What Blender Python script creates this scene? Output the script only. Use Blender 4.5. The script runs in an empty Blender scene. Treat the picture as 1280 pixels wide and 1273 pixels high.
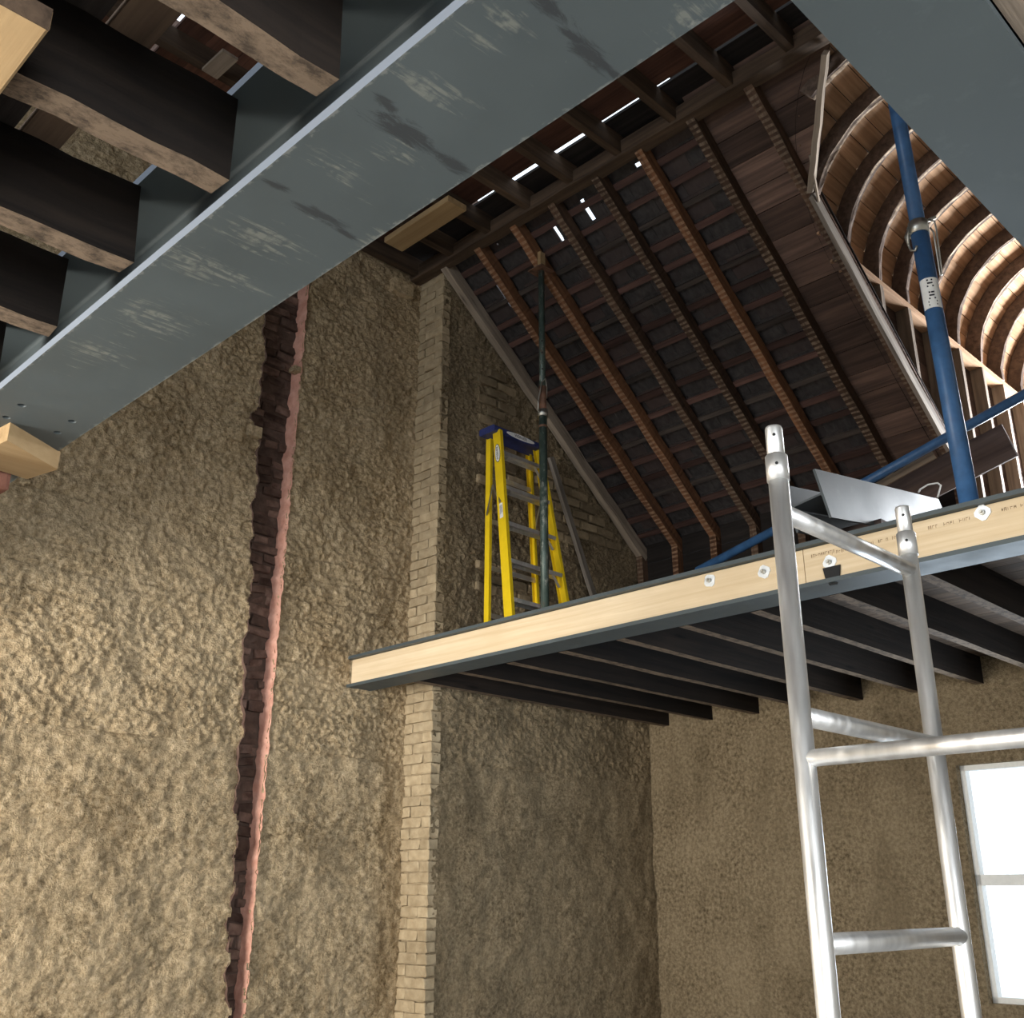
import bpy, bmesh, math, random
import numpy as np
from mathutils import Vector, Matrix, Quaternion

random.seed(7)
rng = np.random.default_rng(7)
SC = bpy.context.scene
COL = SC.collection
EYE = 1.6                      # camera height above the lower floor; geometry below is written relative to the eye

# ------------------------------------------------------------------ camera, world, lights
cam = bpy.data.cameras.new('camera'); cam_o = bpy.data.objects.new('camera', cam); COL.objects.link(cam_o)
FPX = 1316.0
cam.sensor_fit = 'HORIZONTAL'; cam.sensor_width = 36.0; cam.lens = 36.0 * FPX / 1280.0
cam.clip_start = 0.05; cam.clip_end = 200
PITCH = math.atan2(484.0, FPX)
cam_o.location = (0, 0, EYE)
cam_o.rotation_euler = (math.pi / 2 + PITCH, 0, -math.pi / 4)
SC.camera = cam_o

SC.view_settings.view_transform = 'Standard'
SC.view_settings.look = 'None'
SC.view_settings.gamma = 1.0
SC.view_settings.use_curve_mapping = False
SC.view_settings.exposure = 0.0

wd = bpy.data.worlds.new('sky'); SC.world = wd; wd.use_nodes = True
bg = wd.node_tree.nodes['Background']; bg.inputs[0].default_value = (0.80, 0.90, 1.0, 1); bg.inputs[1].default_value = 2.2

def area(name, loc, direction, sx, sy, power, col):
    l = bpy.data.lights.new(name, 'AREA'); l.shape = 'RECTANGLE'; l.size = sx; l.size_y = sy
    l.energy = power; l.color = col
    o = bpy.data.objects.new(name, l); COL.objects.link(o)
    o.location = (loc[0], loc[1], loc[2] + EYE)
    o.rotation_euler = Vector(direction).to_track_quat('-Z', 'Z').to_euler()
    return o
# daylight lamps at the windows; left and front ones are unseen, added for light
area('wing_window_daylight', (9.52, 1.97, 3.15), (-1, 0.0, 0.0), 1.2, 2.2, 950, (0.90, 0.95, 1.0))
area('lower_left_fill', (-2.5, 4.4, 0.25), (1, 0.0, 0.05), 2.2, 1.8, 520, (1.0, 0.95, 0.86))
area('upper_left_fill', (-2.5, 2.9, 3.2), (1, 0.15, -0.1), 2.0, 1.6, 110, (0.85, 0.92, 1.0))
area('front_fill', (-1.2, -2.9, 0.2), (0.25, 1, 0.0), 2.4, 1.9, 330, (0.92, 0.96, 1.0))
area('lower_right_window_daylight', (7.26, 2.4, 0.1), (-1, 0.0, 0.0), 1.4, 1.5, 60, (0.72, 0.86, 1.0))

# ------------------------------------------------------------------ helpers
cp, sp, S2 = math.cos(PITCH), math.sin(PITCH), 2 ** -0.5
def ray(u, v):                                     # a photo pixel gives a direction from the eye
    r = (u - 640.0) / FPX; up = -(v - 636.5) / FPX
    F = cp - up * sp; Z = up * cp + sp
    return Vector(((F + r) * S2, (F - r) * S2, Z))
def on_z(u, v, z): d = ray(u, v); return d * (z / d.z)
def on_x(u, v, x): d = ray(u, v); return d * (x / d.x)
def on_y(u, v, y): d = ray(u, v); return d * (y / d.y)

def tag(o, label=None, cat=None, group=None, kind=None):
    if label: o['label'] = label
    if cat: o['category'] = cat
    if group: o['group'] = group
    if kind: o['kind'] = kind
    return o

def world_frame(o):
    R = o.rotation_quaternion.copy() if o.rotation_mode == 'QUATERNION' else o.rotation_euler.to_quaternion()
    if o.parent is None: return Vector(o.location), R
    PL, PR = world_frame(o.parent)
    return PL + PR @ Vector(o.location), PR @ R

def link(name, me, mat, parent, loc, rot=None, scale=None):
    """loc and rot are relative to the eye, also for parts of a turned parent"""
    o = bpy.data.objects.new(name, me); COL.objects.link(o)
    if mat is not None and len(me.materials) == 0: me.materials.append(mat)
    L = Vector((loc[0], loc[1], loc[2] + EYE))
    if parent is not None:
        PL, PR = world_frame(parent); inv = PR.inverted()
        o.parent = parent; L = inv @ (L - PL)
        if PR.angle > 1e-6: rot = inv @ (rot if rot is not None else Quaternion())
    o.location = L
    if rot is not None:
        o.rotation_mode = 'QUATERNION'; o.rotation_quaternion = rot
    if scale is not None: o.scale = scale
    return o

def empty(name, loc, label=None, cat=None, group=None, kind=None):
    o = bpy.data.objects.new(name, None); COL.objects.link(o)
    o.empty_display_size = 0.1
    o.location = (loc[0], loc[1], loc[2] + EYE)
    return tag(o, label, cat, group, kind)

def mesh(name, verts, faces, smooth=False):
    me = bpy.data.meshes.new(name); me.from_pydata([tuple(v) for v in verts], [], faces); me.update()
    if smooth:
        for p in me.polygons: p.use_smooth = True
    return me

def frame_rot(d, up=(0, 0, 1)):
    x = Vector(d).normalized(); z = Vector(up)
    if abs(x.dot(z.normalized())) > 0.999: z = Vector((0, 1, 0))
    z = (z - x * z.dot(x)).normalized(); y = z.cross(x)
    return Matrix((x, y, z)).transposed().to_quaternion()

_cache = {}
def bar_mesh(L, w, h, seg=1, jit=0.0, seed=0, bev=0.0):
    key = (round(L, 4), round(w, 4), round(h, 4), seg, jit, seed, bev)
    if key in _cache: return _cache[key]
    r = random.Random(seed * 131 + 17)
    if bev > 0:
        prof = [(-w/2+bev, -h/2), (w/2-bev, -h/2), (w/2, -h/2+bev), (w/2, h/2-bev), (w/2-bev, h/2), (-w/2+bev, h/2), (-w/2, h/2-bev), (-w/2, -h/2+bev)]
    else:
        prof = [(-w/2, -h/2), (w/2, -h/2), (w/2, h/2), (-w/2, h/2)]
    n = len(prof); vs = []; fs = []
    for i in range(seg + 1):
        x = L * i / seg
        oy, oz = r.uniform(-jit, jit), r.uniform(-jit, jit)
        for (a, b) in prof:
            vs.append((x + (r.uniform(-jit, jit) * 2 if i in (0, seg) else 0), a + oy + r.uniform(-jit, jit) * .6, b + oz * .5 + r.uniform(-jit, jit) * .6))
    for i in range(seg):
        for k in range(n):
            a = i * n + k; b = i * n + (k + 1) % n
            fs.append((a, a + n, b + n, b))
    fs.append(tuple(range(n))); fs.append(tuple(reversed(range(seg * n, seg * n + n))))
    me = mesh('bar', vs, fs)
    bm = bmesh.new(); bm.from_mesh(me); bmesh.ops.recalc_face_normals(bm, faces=bm.faces); bm.to_mesh(me); bm.free()
    _cache[key] = me
    return me

def bar(name, p0, p1, w, h, mat, parent=None, up=(0, 0, 1), seg=1, jit=0.0, seed=0, bev=0.0):
    """a squared timber or plate, centre line p0 to p1, w across, h along up"""
    p0 = Vector(p0); p1 = Vector(p1); d = p1 - p0
    me = bar_mesh(d.length, w, h, seg, jit, seed, bev)
    if len(me.materials) and me.materials[0] != mat:
        me = me.copy(); me.materials.clear()
    return link(name, me, mat, parent, p0, frame_rot(d, up))

def tube_mesh(pts, rad, n=16, cap=True):
    pts = [Vector(p) for p in pts]; o = pts[0]
    rad = rad if isinstance(rad, (list, tuple)) else [rad] * len(pts)
    vs = []; fs = []
    ref = None
    for i, p in enumerate(pts):
        if i == 0: d = pts[1] - p
        elif i == len(pts) - 1: d = p - pts[i - 1]
        else: d = (pts[i + 1] - p).normalized() + (p - pts[i - 1]).normalized()
        if d.length < 1e-9: d = pts[-1] - pts[0]
        d.normalize()
        if ref is None:
            ref = Vector((0, 0, 1)) if abs(d.z) < .9 else Vector((1, 0, 0))
        a = (ref - d * ref.dot(d)).normalized(); b = d.cross(a); ref = a
        for k in range(n):
            t = 2 * math.pi * k / n
            vs.append(p - o + (a * math.cos(t) + b * math.sin(t)) * rad[i])
    for i in range(len(pts) - 1):
        for k in range(n):
            q = i * n + k; r_ = i * n + (k + 1) % n
            fs.append((q, r_, r_ + n, q + n))
    me = mesh('tube', vs, fs, True)
    if cap:
        m = len(vs)
        bm = bmesh.new(); bm.from_mesh(me); bm.verts.ensure_lookup_table()
        f1 = bm.faces.new([bm.verts[k] for k in reversed(range(n))]); f2 = bm.faces.new([bm.verts[m - n + k] for k in range(n)])
        f1.smooth = False; f2.smooth = False
        bm.to_mesh(me); bm.free()
    return me
def tube(name, pts, rad, mat, parent=None, n=16, cap=True):
    return link(name, tube_mesh(pts, rad, n, cap), mat, parent, pts[0])

class MB:
    """collects boxes and polygons into one mesh, coordinates relative to the eye"""
    def __init__(s): s.v = []; s.f = []
    def box(s, a, b):
        i = len(s.v); (x0, y0, z0), (x1, y1, z1) = a, b
        s.v += [(x0, y0, z0), (x1, y0, z0), (x1, y1, z0), (x0, y1, z0), (x0, y0, z1), (x1, y0, z1), (x1, y1, z1), (x0, y1, z1)]
        s.f += [tuple(i + k for k in q) for q in ((0, 3, 2, 1), (4, 5, 6, 7), (0, 1, 5, 4), (1, 2, 6, 5), (2, 3, 7, 6), (3, 0, 4, 7))]
        return s
    def poly(s, pts):
        i = len(s.v); s.v += [tuple(p) for p in pts]; s.f.append(tuple(range(i, i + len(pts)))); return s
    def build(s, name, mat, parent=None, origin=None, smooth=False):
        v = np.array(s.v)
        if origin is None:
            origin = ((v[:, 0].min() + v[:, 0].max()) / 2, (v[:, 1].min() + v[:, 1].max()) / 2, v[:, 2].min())
        me = mesh(name, v - np.array(origin), s.f, smooth)
        return link(name, me, mat, parent, origin)

def prism(name, prof, p0, p1, mat, parent=None, up=(0, 0, 1), smooth=False):
    """profile (across, up) swept straight from p0 to p1"""
    d = Vector(p1) - Vector(p0); L = d.length; n = len(prof)
    vs = [(0, a, b) for a, b in prof] + [(L, a, b) for a, b in prof]
    fs = [(k, (k + 1) % n, (k + 1) % n + n, k + n) for k in range(n)] + [tuple(reversed(range(n))), tuple(range(n, 2 * n))]
    me = mesh(name, vs, fs)
    bm = bmesh.new(); bm.from_mesh(me); bmesh.ops.recalc_face_normals(bm, faces=bm.faces); bm.to_mesh(me); bm.free()
    return link(name, me, mat, parent, p0, frame_rot(d, up))

# smooth value noise for real relief
def vnoise(x, y, seed=0):
    r = np.random.default_rng(seed); T = r.random((256, 256))
    xi = np.floor(x).astype(int); yi = np.floor(y).astype(int); fx = x - xi; fy = y - yi
    fx = fx * fx * (3 - 2 * fx); fy = fy * fy * (3 - 2 * fy)
    a = T[xi % 256, yi % 256]; b = T[(xi + 1) % 256, yi % 256]; c = T[xi % 256, (yi + 1) % 256]; d = T[(xi + 1) % 256, (yi + 1) % 256]
    return (a * (1 - fx) + b * fx) * (1 - fy) + (c * (1 - fx) + d * fx) * fy - .5

# ------------------------------------------------------------------ materials
class NT:
    def __init__(s, name, rough=.8, metal=0.0, spec=0.3):
        s.m = bpy.data.materials.new(name); s.m.use_nodes = True; s.t = s.m.node_tree
        s.b = s.t.nodes['Principled BSDF']
        s.b.inputs['Roughness'].default_value = rough; s.b.inputs['Metallic'].default_value = metal
        s.b.inputs['Specular IOR Level'].default_value = spec
        s.tc = s.t.nodes.new('ShaderNodeTexCoord')
    def node(s, typ, **kw):
        n = s.t.nodes.new(typ)
        for k, v in kw.items(): setattr(n, k, v)
        return n
    def lk(s, a, b): s.t.links.new(a, b)
    def coord(s, scale=(1, 1, 1), loc=(0, 0, 0), jitter=True):
        mp = s.node('ShaderNodeMapping'); mp.inputs['Scale'].default_value = scale; mp.inputs['Location'].default_value = loc
        if jitter:
            oi = s.node('ShaderNodeObjectInfo'); mm = s.node('ShaderNodeVectorMath', operation='MULTIPLY')
            s.lk(oi.outputs['Random'], mm.inputs[0]); mm.inputs[1].default_value = (37, 53, 71)
            ad = s.node('ShaderNodeVectorMath', operation='ADD'); s.lk(s.tc.outputs['Object'], ad.inputs[0]); s.lk(mm.outputs[0], ad.inputs[1])
            s.lk(ad.outputs[0], mp.inputs[0])
        else: s.lk(s.tc.outputs['Object'], mp.inputs[0])
        return mp.outputs[0]
    def noise(s, vec, scale=1, detail=4, rough=.55, dist=0):
        n = s.node('ShaderNodeTexNoise'); s.lk(vec, n.inputs['Vector']); n.inputs['Scale'].default_value = scale
        n.inputs['Detail'].default_value = detail; n.inputs['Roughness'].default_value = rough; n.inputs['Distortion'].default_value = dist
        return n.outputs['Fac']
    def ramp(s, fac, stops):
        r = s.node('ShaderNodeValToRGB'); s.lk(fac, r.inputs[0]); e = r.color_ramp.elements
        while len(e) < len(stops): e.new(.5)
        for k, (p, c) in enumerate(stops):
            e[k].position = p; e[k].color = (*c, 1) if len(c) == 3 else c
        return r.outputs[0]
    def mix(s, fac, a, b, mode='MIX'):
        n = s.node('ShaderNodeMix', data_type='RGBA', blend_type=mode)
        if isinstance(fac, (int, float)): n.inputs[0].default_value = fac
        else: s.lk(fac, n.inputs[0])
        for i, q in ((6, a), (7, b)):
            if isinstance(q, tuple): n.inputs[i].default_value = (*q, 1)
            else: s.lk(q, n.inputs[i])
        return n.outputs[2]
    def math(s, op, a, b=None, clamp=False):
        n = s.node('ShaderNodeMath', operation=op, use_clamp=clamp)
        for i, q in enumerate((a, b)):
            if q is None: continue
            if isinstance(q, (int, float)): n.inputs[i].default_value = q
            else: s.lk(q, n.inputs[i])
        return n.outputs[0]
    def rmap(s, v, a, b, c=0., d=1.):
        n = s.node('ShaderNodeMapRange'); n.clamp = True
        s.lk(v, n.inputs[0])
        for i, q in enumerate((a, b, c, d)): n.inputs[i + 1].default_value = q
        return n.outputs[0]
    def bump(s, h, strength=.4, dist=.01):
        n = s.node('ShaderNodeBump'); s.lk(h, n.inputs['Height']); n.inputs['Strength'].default_value = strength; n.inputs['Distance'].default_value = dist
        s.lk(n.outputs[0], s.b.inputs['Normal'])
    def random(s):
        return s.node('ShaderNodeObjectInfo').outputs['Random']
    def out(s, col):
        if isinstance(col, tuple): s.b.inputs['Base Color'].default_value = (*col, 1)
        else: s.lk(col, s.b.inputs['Base Color'])
        return s.m

def srgb(r, g, b):
    f = lambda c: (c / 255 / 12.92) if c / 255 <= .04045 else ((c / 255 + .055) / 1.055) ** 2.4
    return (f(r), f(g), f(b))

def wood(name, dark, light, rough=.85, grain=(1.2, 26, 26), vary=.35, bump=.35, lath=None, knots=False, residue=None):
    n = NT(name, rough, spec=.2)
    g = n.noise(n.coord(grain), 1.0, 5, .6, .3)
    bl = n.noise(n.coord((2.5, 5, 5)), 1.0, 3)
    c = n.ramp(g, [(.3, dark), (.7, light)])
    c = n.mix(n.rmap(bl, .35, .7, 0, .55), c, dark)
    v = n.rmap(n.random(), 0, 1, 1 - vary, 1 + vary)
    hs = n.node('ShaderNodeHueSaturation'); n.lk(v, hs.inputs['Value']); n.lk(c, hs.inputs['Color']); c = hs.outputs[0]
    if knots:
        vo = n.node('ShaderNodeTexVoronoi'); n.lk(n.coord((1.6, 9, 9)), vo.inputs['Vector']); vo.inputs['Scale'].default_value = 1.0
        c = n.mix(n.rmap(vo.outputs['Distance'], .05, .13, .75, 0), c, tuple(q * .25 for q in dark))
    h = g
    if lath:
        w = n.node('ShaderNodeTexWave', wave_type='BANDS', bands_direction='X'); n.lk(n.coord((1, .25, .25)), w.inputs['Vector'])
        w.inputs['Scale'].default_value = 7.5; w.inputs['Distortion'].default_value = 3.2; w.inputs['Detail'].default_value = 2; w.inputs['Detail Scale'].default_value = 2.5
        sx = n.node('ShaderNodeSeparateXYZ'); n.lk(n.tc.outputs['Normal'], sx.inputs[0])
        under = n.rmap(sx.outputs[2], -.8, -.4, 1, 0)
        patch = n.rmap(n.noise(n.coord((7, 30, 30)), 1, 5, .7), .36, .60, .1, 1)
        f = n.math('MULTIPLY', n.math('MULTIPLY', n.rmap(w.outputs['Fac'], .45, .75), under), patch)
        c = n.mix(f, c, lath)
        h = n.math('ADD', g, n.math('MULTIPLY', w.outputs['Fac'], .5))
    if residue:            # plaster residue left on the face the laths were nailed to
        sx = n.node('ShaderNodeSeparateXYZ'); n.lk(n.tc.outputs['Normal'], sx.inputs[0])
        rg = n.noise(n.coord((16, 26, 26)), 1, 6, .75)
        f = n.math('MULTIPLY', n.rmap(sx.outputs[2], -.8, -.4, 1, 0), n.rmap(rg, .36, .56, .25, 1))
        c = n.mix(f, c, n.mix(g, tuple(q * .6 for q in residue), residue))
    n.bump(h, bump, .01)
    return n.out(c)

M = {}
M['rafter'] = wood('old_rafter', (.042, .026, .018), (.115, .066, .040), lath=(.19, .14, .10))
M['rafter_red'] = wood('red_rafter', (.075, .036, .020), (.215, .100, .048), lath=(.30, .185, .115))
M['batten'] = wood('roof_batten', (.042, .024, .020), (.115, .062, .050), vary=.5)
M['batten_grey'] = wood('grey_batten', (.030, .024, .021), (.10, .078, .066), vary=.4)
M['sarking'] = wood('sarking', (.055, .036, .029), (.175, .108, .080), vary=.5)
M['vault_board'] = wood('vault_board', (.23, .135, .075), (.52, .330, .200), vary=.25, bump=.2)
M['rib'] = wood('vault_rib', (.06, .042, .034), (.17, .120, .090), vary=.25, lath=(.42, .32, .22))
M['stud_board'] = wood('stud_board', (.045, .032, .029), (.11, .078, .066), vary=.3)
M['stud'] = wood('stud', (.10, .078, .060), (.27, .215, .165), vary=.2)
M['pale_old'] = wood('weathered_timber', (.16, .125, .095), (.38, .31, .24), vary=.2, knots=True)
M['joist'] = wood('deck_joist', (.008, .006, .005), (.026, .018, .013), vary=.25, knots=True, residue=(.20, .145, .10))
M['joist_up'] = wood('ceiling_joist', (.045, .030, .020), (.13, .085, .055), vary=.3)
M['soot'] = wood('sooty_board', (.012, .010, .009), (.035, .028, .025), vary=.3)
M['ceil_board'] = wood('ceiling_board', (.055, .026, .018), (.16, .072, .045), vary=.4)
M['deck'] = wood('deck_board', (.06, .04, .028), (.16, .11, .075), vary=.3)
M['new_timber'] = wood('new_timber', (.58, .44, .27), (.76, .62, .43), vary=.12, bump=.12, grain=(.8, 30, 30))
M['new_plank'] = wood('new_plank', (.33, .215, .105), (.50, .35, .185), vary=.12, bump=.12, grain=(.8, 22, 22))
M['grey_timber'] = wood('grey_timber', (.14, .12, .10), (.38, .33, .28), vary=.2)

def plain(name, col, rough=.5, metal=0., spec=.4, nz=.15, nscale=30):
    n = NT(name, rough, metal, spec)
    f = n.noise(n.coord((nscale,) * 3), 1, 4)
    c = n.mix(n.rmap(f, .3, .7), tuple(q * (1 - nz) for q in col), tuple(min(1, q * (1 + nz)) for q in col))
    n.bump(f, .06, .003)
    return n.out(c)

def slate_mat():
    n = NT('slate', .65, spec=.4)
    f = n.noise(n.coord((6, 6, 6)), 1, 5); st = n.noise(n.coord((2, 14, 4)), 1, 4)
    c = n.ramp(f, [(.3, (.017, .015, .015)), (.7, (.050, .044, .043))])
    v = n.random()
    c = n.mix(n.rmap(v, .55, 1, 0, .7), c, (.058, .036, .032))
    c = n.mix(n.rmap(st, .68, .78, 0, .5), c, (.20, .18, .16))
    n.bump(f, .35, .01)
    return n.out(c)
M['slate'] = slate_mat()

def plaster(name, tone, deep, pale):
    n = NT(name, .95, spec=.1)
    P = n.coord((1, 1, 1), jitter=False)
    a = n.noise(P, 2.2, 5, .6); b = n.noise(P, 38, 6, .7); d = n.noise(P, 110, 3, .6)
    c = n.ramp(b, [(.36, deep), (.5, tone), (.66, pale)])
    c = n.mix(n.rmap(a, .35, .7, 0, .45), c, pale)
    c = n.mix(n.rmap(n.noise(n.coord((4, 4, 1.2), (3, 1, 2), False), 1, 4), .5, .75, 0, .5), c, deep)
    n.bump(n.math('ADD', n.math('MULTIPLY', b, 1.0), n.math('MULTIPLY', d, .45)), 1.0, .03)
    return n.out(c)
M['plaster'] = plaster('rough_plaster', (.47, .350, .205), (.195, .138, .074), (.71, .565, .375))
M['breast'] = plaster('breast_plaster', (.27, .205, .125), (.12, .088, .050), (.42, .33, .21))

def brick_mat(name, base, pale, vary=.4):
    n = NT(name, .92, spec=.12)
    f = n.noise(n.coord((14, 14, 14)), 1, 5); g = n.noise(n.coord((40, 40, 40)), 1, 4)
    c = n.mix(n.rmap(f, .3, .7), base, pale)
    hs = n.node('ShaderNodeHueSaturation'); n.lk(n.rmap(n.random(), 0, 1, 1 - vary, 1 + vary), hs.inputs['Value']); n.lk(c, hs.inputs['Color'])
    n.bump(n.math('ADD', f, n.math('MULTIPLY', g, .6)), .7, .012)
    return n.out(hs.outputs[0])
M['pale_brick'] = brick_mat('limewashed_brick', (.32, .245, .150), (.47, .375, .245), .12)
M['dark_brick'] = brick_mat('chase_brick', (.070, .040, .031), (.19, .125, .098), .5)
M['tan_brick'] = brick_mat('tan_brick', (.20, .150, .09), (.32, .25, .16), .35)
M['red_brick'] = brick_mat('red_brick', (.18, .07, .045), (.30, .14, .10), .3)
M['pink_mortar'] = brick_mat('pink_mortar', (.42, .20, .145), (.60, .34, .26), .1)
M['mortar'] = brick_mat('dark_mortar', (.07, .045, .036), (.14, .095, .075), .1)
M['concrete'] = plain('concrete', (.36, .35, .335), .9, nz=.25, nscale=3)
M['old_paint'] = plain('old_wall_paint', (.50, .47, .41), .9, nz=.12, nscale=4)

STEEL = (.062, .076, .080)
def steel(name, spots=(), scratches=(), base=STEEL):
    """grey primer with scuffs; spots / scratches are (x, y, rx, ry) patches along the soffit, in metres of the object"""
    n = NT(name, .55, spec=.35)
    P = n.coord((1, 1, 1), jitter=False)
    big = n.noise(P, 3.0, 4); fine = n.noise(P, 70, 4, .6)
    c = n.mix(n.rmap(big, .3, .7), tuple(q * .9 for q in base), tuple(q * 1.1 for q in base))
    c = n.mix(n.rmap(n.noise(P, 9, 5, .7), .56, .74, 0, .35), c, tuple(q * 1.8 for q in base))
    def region(lst):
        acc = None
        for (x, y, rx, ry) in lst:
            mp = n.node('ShaderNodeMapping', vector_type='TEXTURE'); n.lk(n.tc.outputs['Object'], mp.inputs[0])
            mp.inputs['Location'].default_value = (x, y, 0); mp.inputs['Scale'].default_value = (rx, ry, 1e4)
            ln = n.node('ShaderNodeVectorMath', operation='LENGTH'); n.lk(mp.outputs[0], ln.inputs[0])
            q = n.rmap(ln.outputs['Value'], .25, 1.0, 1, 0)
            acc = q if acc is None else n.math('MAXIMUM', acc, q)
        return acc
    if scratches:
        st = n.noise(n.coord((7, 75, 20), jitter=False), 1, 4, .62, .4)
        sc = n.math('ADD', n.math('MULTIPLY', region(scratches), .34), st)
        blot = n.noise(P, 30, 4, .6)
        f = n.math('MULTIPLY', n.rmap(sc, .66, .80), n.rmap(blot, .36, .56))
        c = n.mix(n.math('MULTIPLY', f, .85), c, (.27, .275, .245))
    if spots:
        st2 = n.noise(n.coord((9, 48, 20), jitter=False), 1, 6, .75, .8)
        sc2 = n.math('ADD', n.math('MULTIPLY', region(spots), .42), st2)
        f2 = n.rmap(sc2, .70, .90)
        c = n.mix(n.math('MULTIPLY', f2, .85), c, (.030, .033, .036))
    n.bump(fine, .05, .002)
    rr = n.rmap(big, .3, .7, .45, .65); n.lk(rr, n.b.inputs['Roughness'])
    return n.out(c)
M['steel'] = steel('grey_primed_steel')
M['edge_steel'] = steel('pale_primed_steel', base=(.062, .073, .078))

def metal(name, col, rough=.3, nscale=(4, 60, 60)):
    n = NT(name, rough, 1.0)
    f = n.noise(n.coord(nscale), 1, 4)
    c = n.mix(n.rmap(f, .3, .7), tuple(q * .85 for q in col), col)
    n.lk(n.rmap(f, .3, .7, rough * .75, rough * 1.3), n.b.inputs['Roughness'])
    return n.out(c)
M['alu'] = metal('aluminium', (.84, .84, .83), .40, (40, 40, 6))
M['alu'].node_tree.nodes['Principled BSDF'].inputs['Metallic'].default_value = .85
M['zinc'] = metal('zinc', (.58, .57, .52), .45, (30, 30, 30))
M['washer'] = plain('zinc_washer', (.80, .82, .82), .4, .35, nz=.1)
M['blue'] = plain('blue_paint', (.040, .110, .245), .42, nz=.22, nscale=14)
M['yellow'] = plain('yellow_fibreglass', (.80, .56, .012), .45, nz=.08, nscale=9)
M['capblue'] = plain('blue_plastic', (.028, .040, .15), .5, nz=.15)
M['white'] = plain('white_label', (.78, .78, .76), .6, nz=.05)
M['print'] = plain('dark_print', (.03, .03, .04), .6, nz=.05)
M['stamp'] = plain('stamp_ink', (.24, .155, .085), .8, nz=.3)
M['hole'] = plain('dark_hole', (.012, .012, .012), .8, nz=.1)
M['frame_white'] = plain('white_frame', (.75, .75, .72), .6, nz=.06)
def prop_paint():
    n = NT('worn_green_paint', .42, .25, .5)
    f = n.noise(n.coord((9, 9, 5)), 1, 6, .7); g = n.noise(n.coord((22, 22, 10)), 1, 5, .7)
    c = n.mix(n.rmap(f, .35, .6), (.024, .044, .037), (.075, .105, .088))
    c = n.mix(n.rmap(g, .54, .66), c, (.30, .31, .27)); c = n.mix(n.rmap(f, .60, .70, 0, .8), c, (.10, .045, .024))
    n.bump(g, .2, .004)
    return n.out(c)
M['prop'] = prop_paint()
M['rust'] = plain('rusty_steel', (.16, .085, .055), .75, .2, nz=.5, nscale=18)

# ------------------------------------------------------------------ setting: dimensions relative to the eye
FLOOR, DECK, CEIL = -1.6, 1.6, 5.05
YB, YC = 6.04, 5.75            # plastered back wall, chimney breast face
XC, XE = 4.95, 7.42            # breast corner, eaves wall
HJ, XP = 4.9, 4.85             # underside of the collars and the purlin line
TAN = math.tan(math.radians(38.4)); CO, SI = math.cos(math.radians(38.4)), math.sin(math.radians(38.4))
def slope_z(x): return HJ - TAN * (x - XP)

MB().box((-2.8, -3.2, FLOOR - .2), (7.6, 6.4, FLOOR)).build('floor', M['concrete']).__setitem__('kind', 'structure')

# --- walls -------------------------------------------------------------------------------------------
def relief(name, x0, x1, z0, z1, y, step, mat, seed, hole=None, amp=1.0, top=None):
    nx = int(round((x1 - x0) / step)); nz = int(round((z1 - z0) / step))
    X, Z = np.meshgrid(np.linspace(x0, x1, nx + 1), np.linspace(z0, z1, nz + 1), indexing='ij')
    d = vnoise(X * 3.1, Z * 3.1, seed) * .035 + vnoise(X * 8, Z * 12, seed + 1) * .020 + vnoise(X * 21, Z * 30, seed + 2) * .016 + vnoise(X * 42, Z * 50, seed + 3) * .018 + vnoise(X * 75, Z * 80, seed + 6) * .010
    wob = vnoise(X * 5, Z * 5, seed + 4) * .03
    course = np.abs(((Z + wob) / .15) % 1 - .5) * 2
    d -= np.clip((course - .84) / .16, 0, 1) * .020 * np.clip(vnoise(X * 1.7, Z * 2.3, seed + 5) * 3.4 + .25, 0, 1)
    Yg = y - d * amp + .0
    idx = lambda i, k: i * (nz + 1) + k
    fs = []
    for i in range(nx):
        xm = (X[i, 0] + X[i + 1, 0]) / 2
        for k in range(nz):
            zm = (Z[0, k] + Z[0, k + 1]) / 2
            if hole is not None and hole(xm, zm): continue
            if top is not None and zm > top(xm): continue
            fs.append((idx(i, k), idx(i + 1, k), idx(i + 1, k + 1), idx(i, k + 1)))
    o = np.array((x0, y, z0)); v = np.stack([X.ravel(), Yg.ravel(), Z.ravel()], 1) - o
    me = mesh(name, v, fs, True)
    return link(name, me, mat, None, o)

def chase_left(z): return 3.555 - .068 * (z - 1.94) / 2.0 + .012 * math.sin(z * 7.3) + .012 * math.sin(z * 19 + 1) + .008 * math.sin(z * 47) + (.05 * max(0, 1 - abs(z - 3.15) / .10)) * -1
def chase_right(z): return 3.800 + .025 * (z - 1.98) / 2.4 + .003 * math.sin(z * 23) + .004 * math.sin(z * 41 + 2) + .003 * math.sin(z * 97)
wall = relief('wall_back', 1.2, XC + .01, .9, CEIL, YB, .010, M['plaster'], 11, hole=lambda x, z: chase_left(z) < x < chase_right(z))
tag(wall, 'rough tan plastered masonry wall with a brick chase cut into it', kind='structure')
# the same wall goes on beyond the frame and down to the lower floor
w2 = relief('lower_wall_face', 1.2, XC + .05, FLOOR, .9, YB, .02, M['plaster'], 11, hole=lambda x, z: chase_left(z) < x < chase_right(z)); w2.parent = wall
w2.location = Vector(w2.location) - Vector(wall.location)
w3 = relief('side_wall_face', -2.6, 1.2, FLOOR, CEIL, YB, .03, M['plaster'], 11); w3.parent = wall
w3.location = Vector(w3.location) - Vector(wall.location)
MB().box((-2.6, YB + .11, FLOOR), (7.6, YB + .4, 6.2)).build('masonry_core', M['mortar'], wall)

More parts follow.
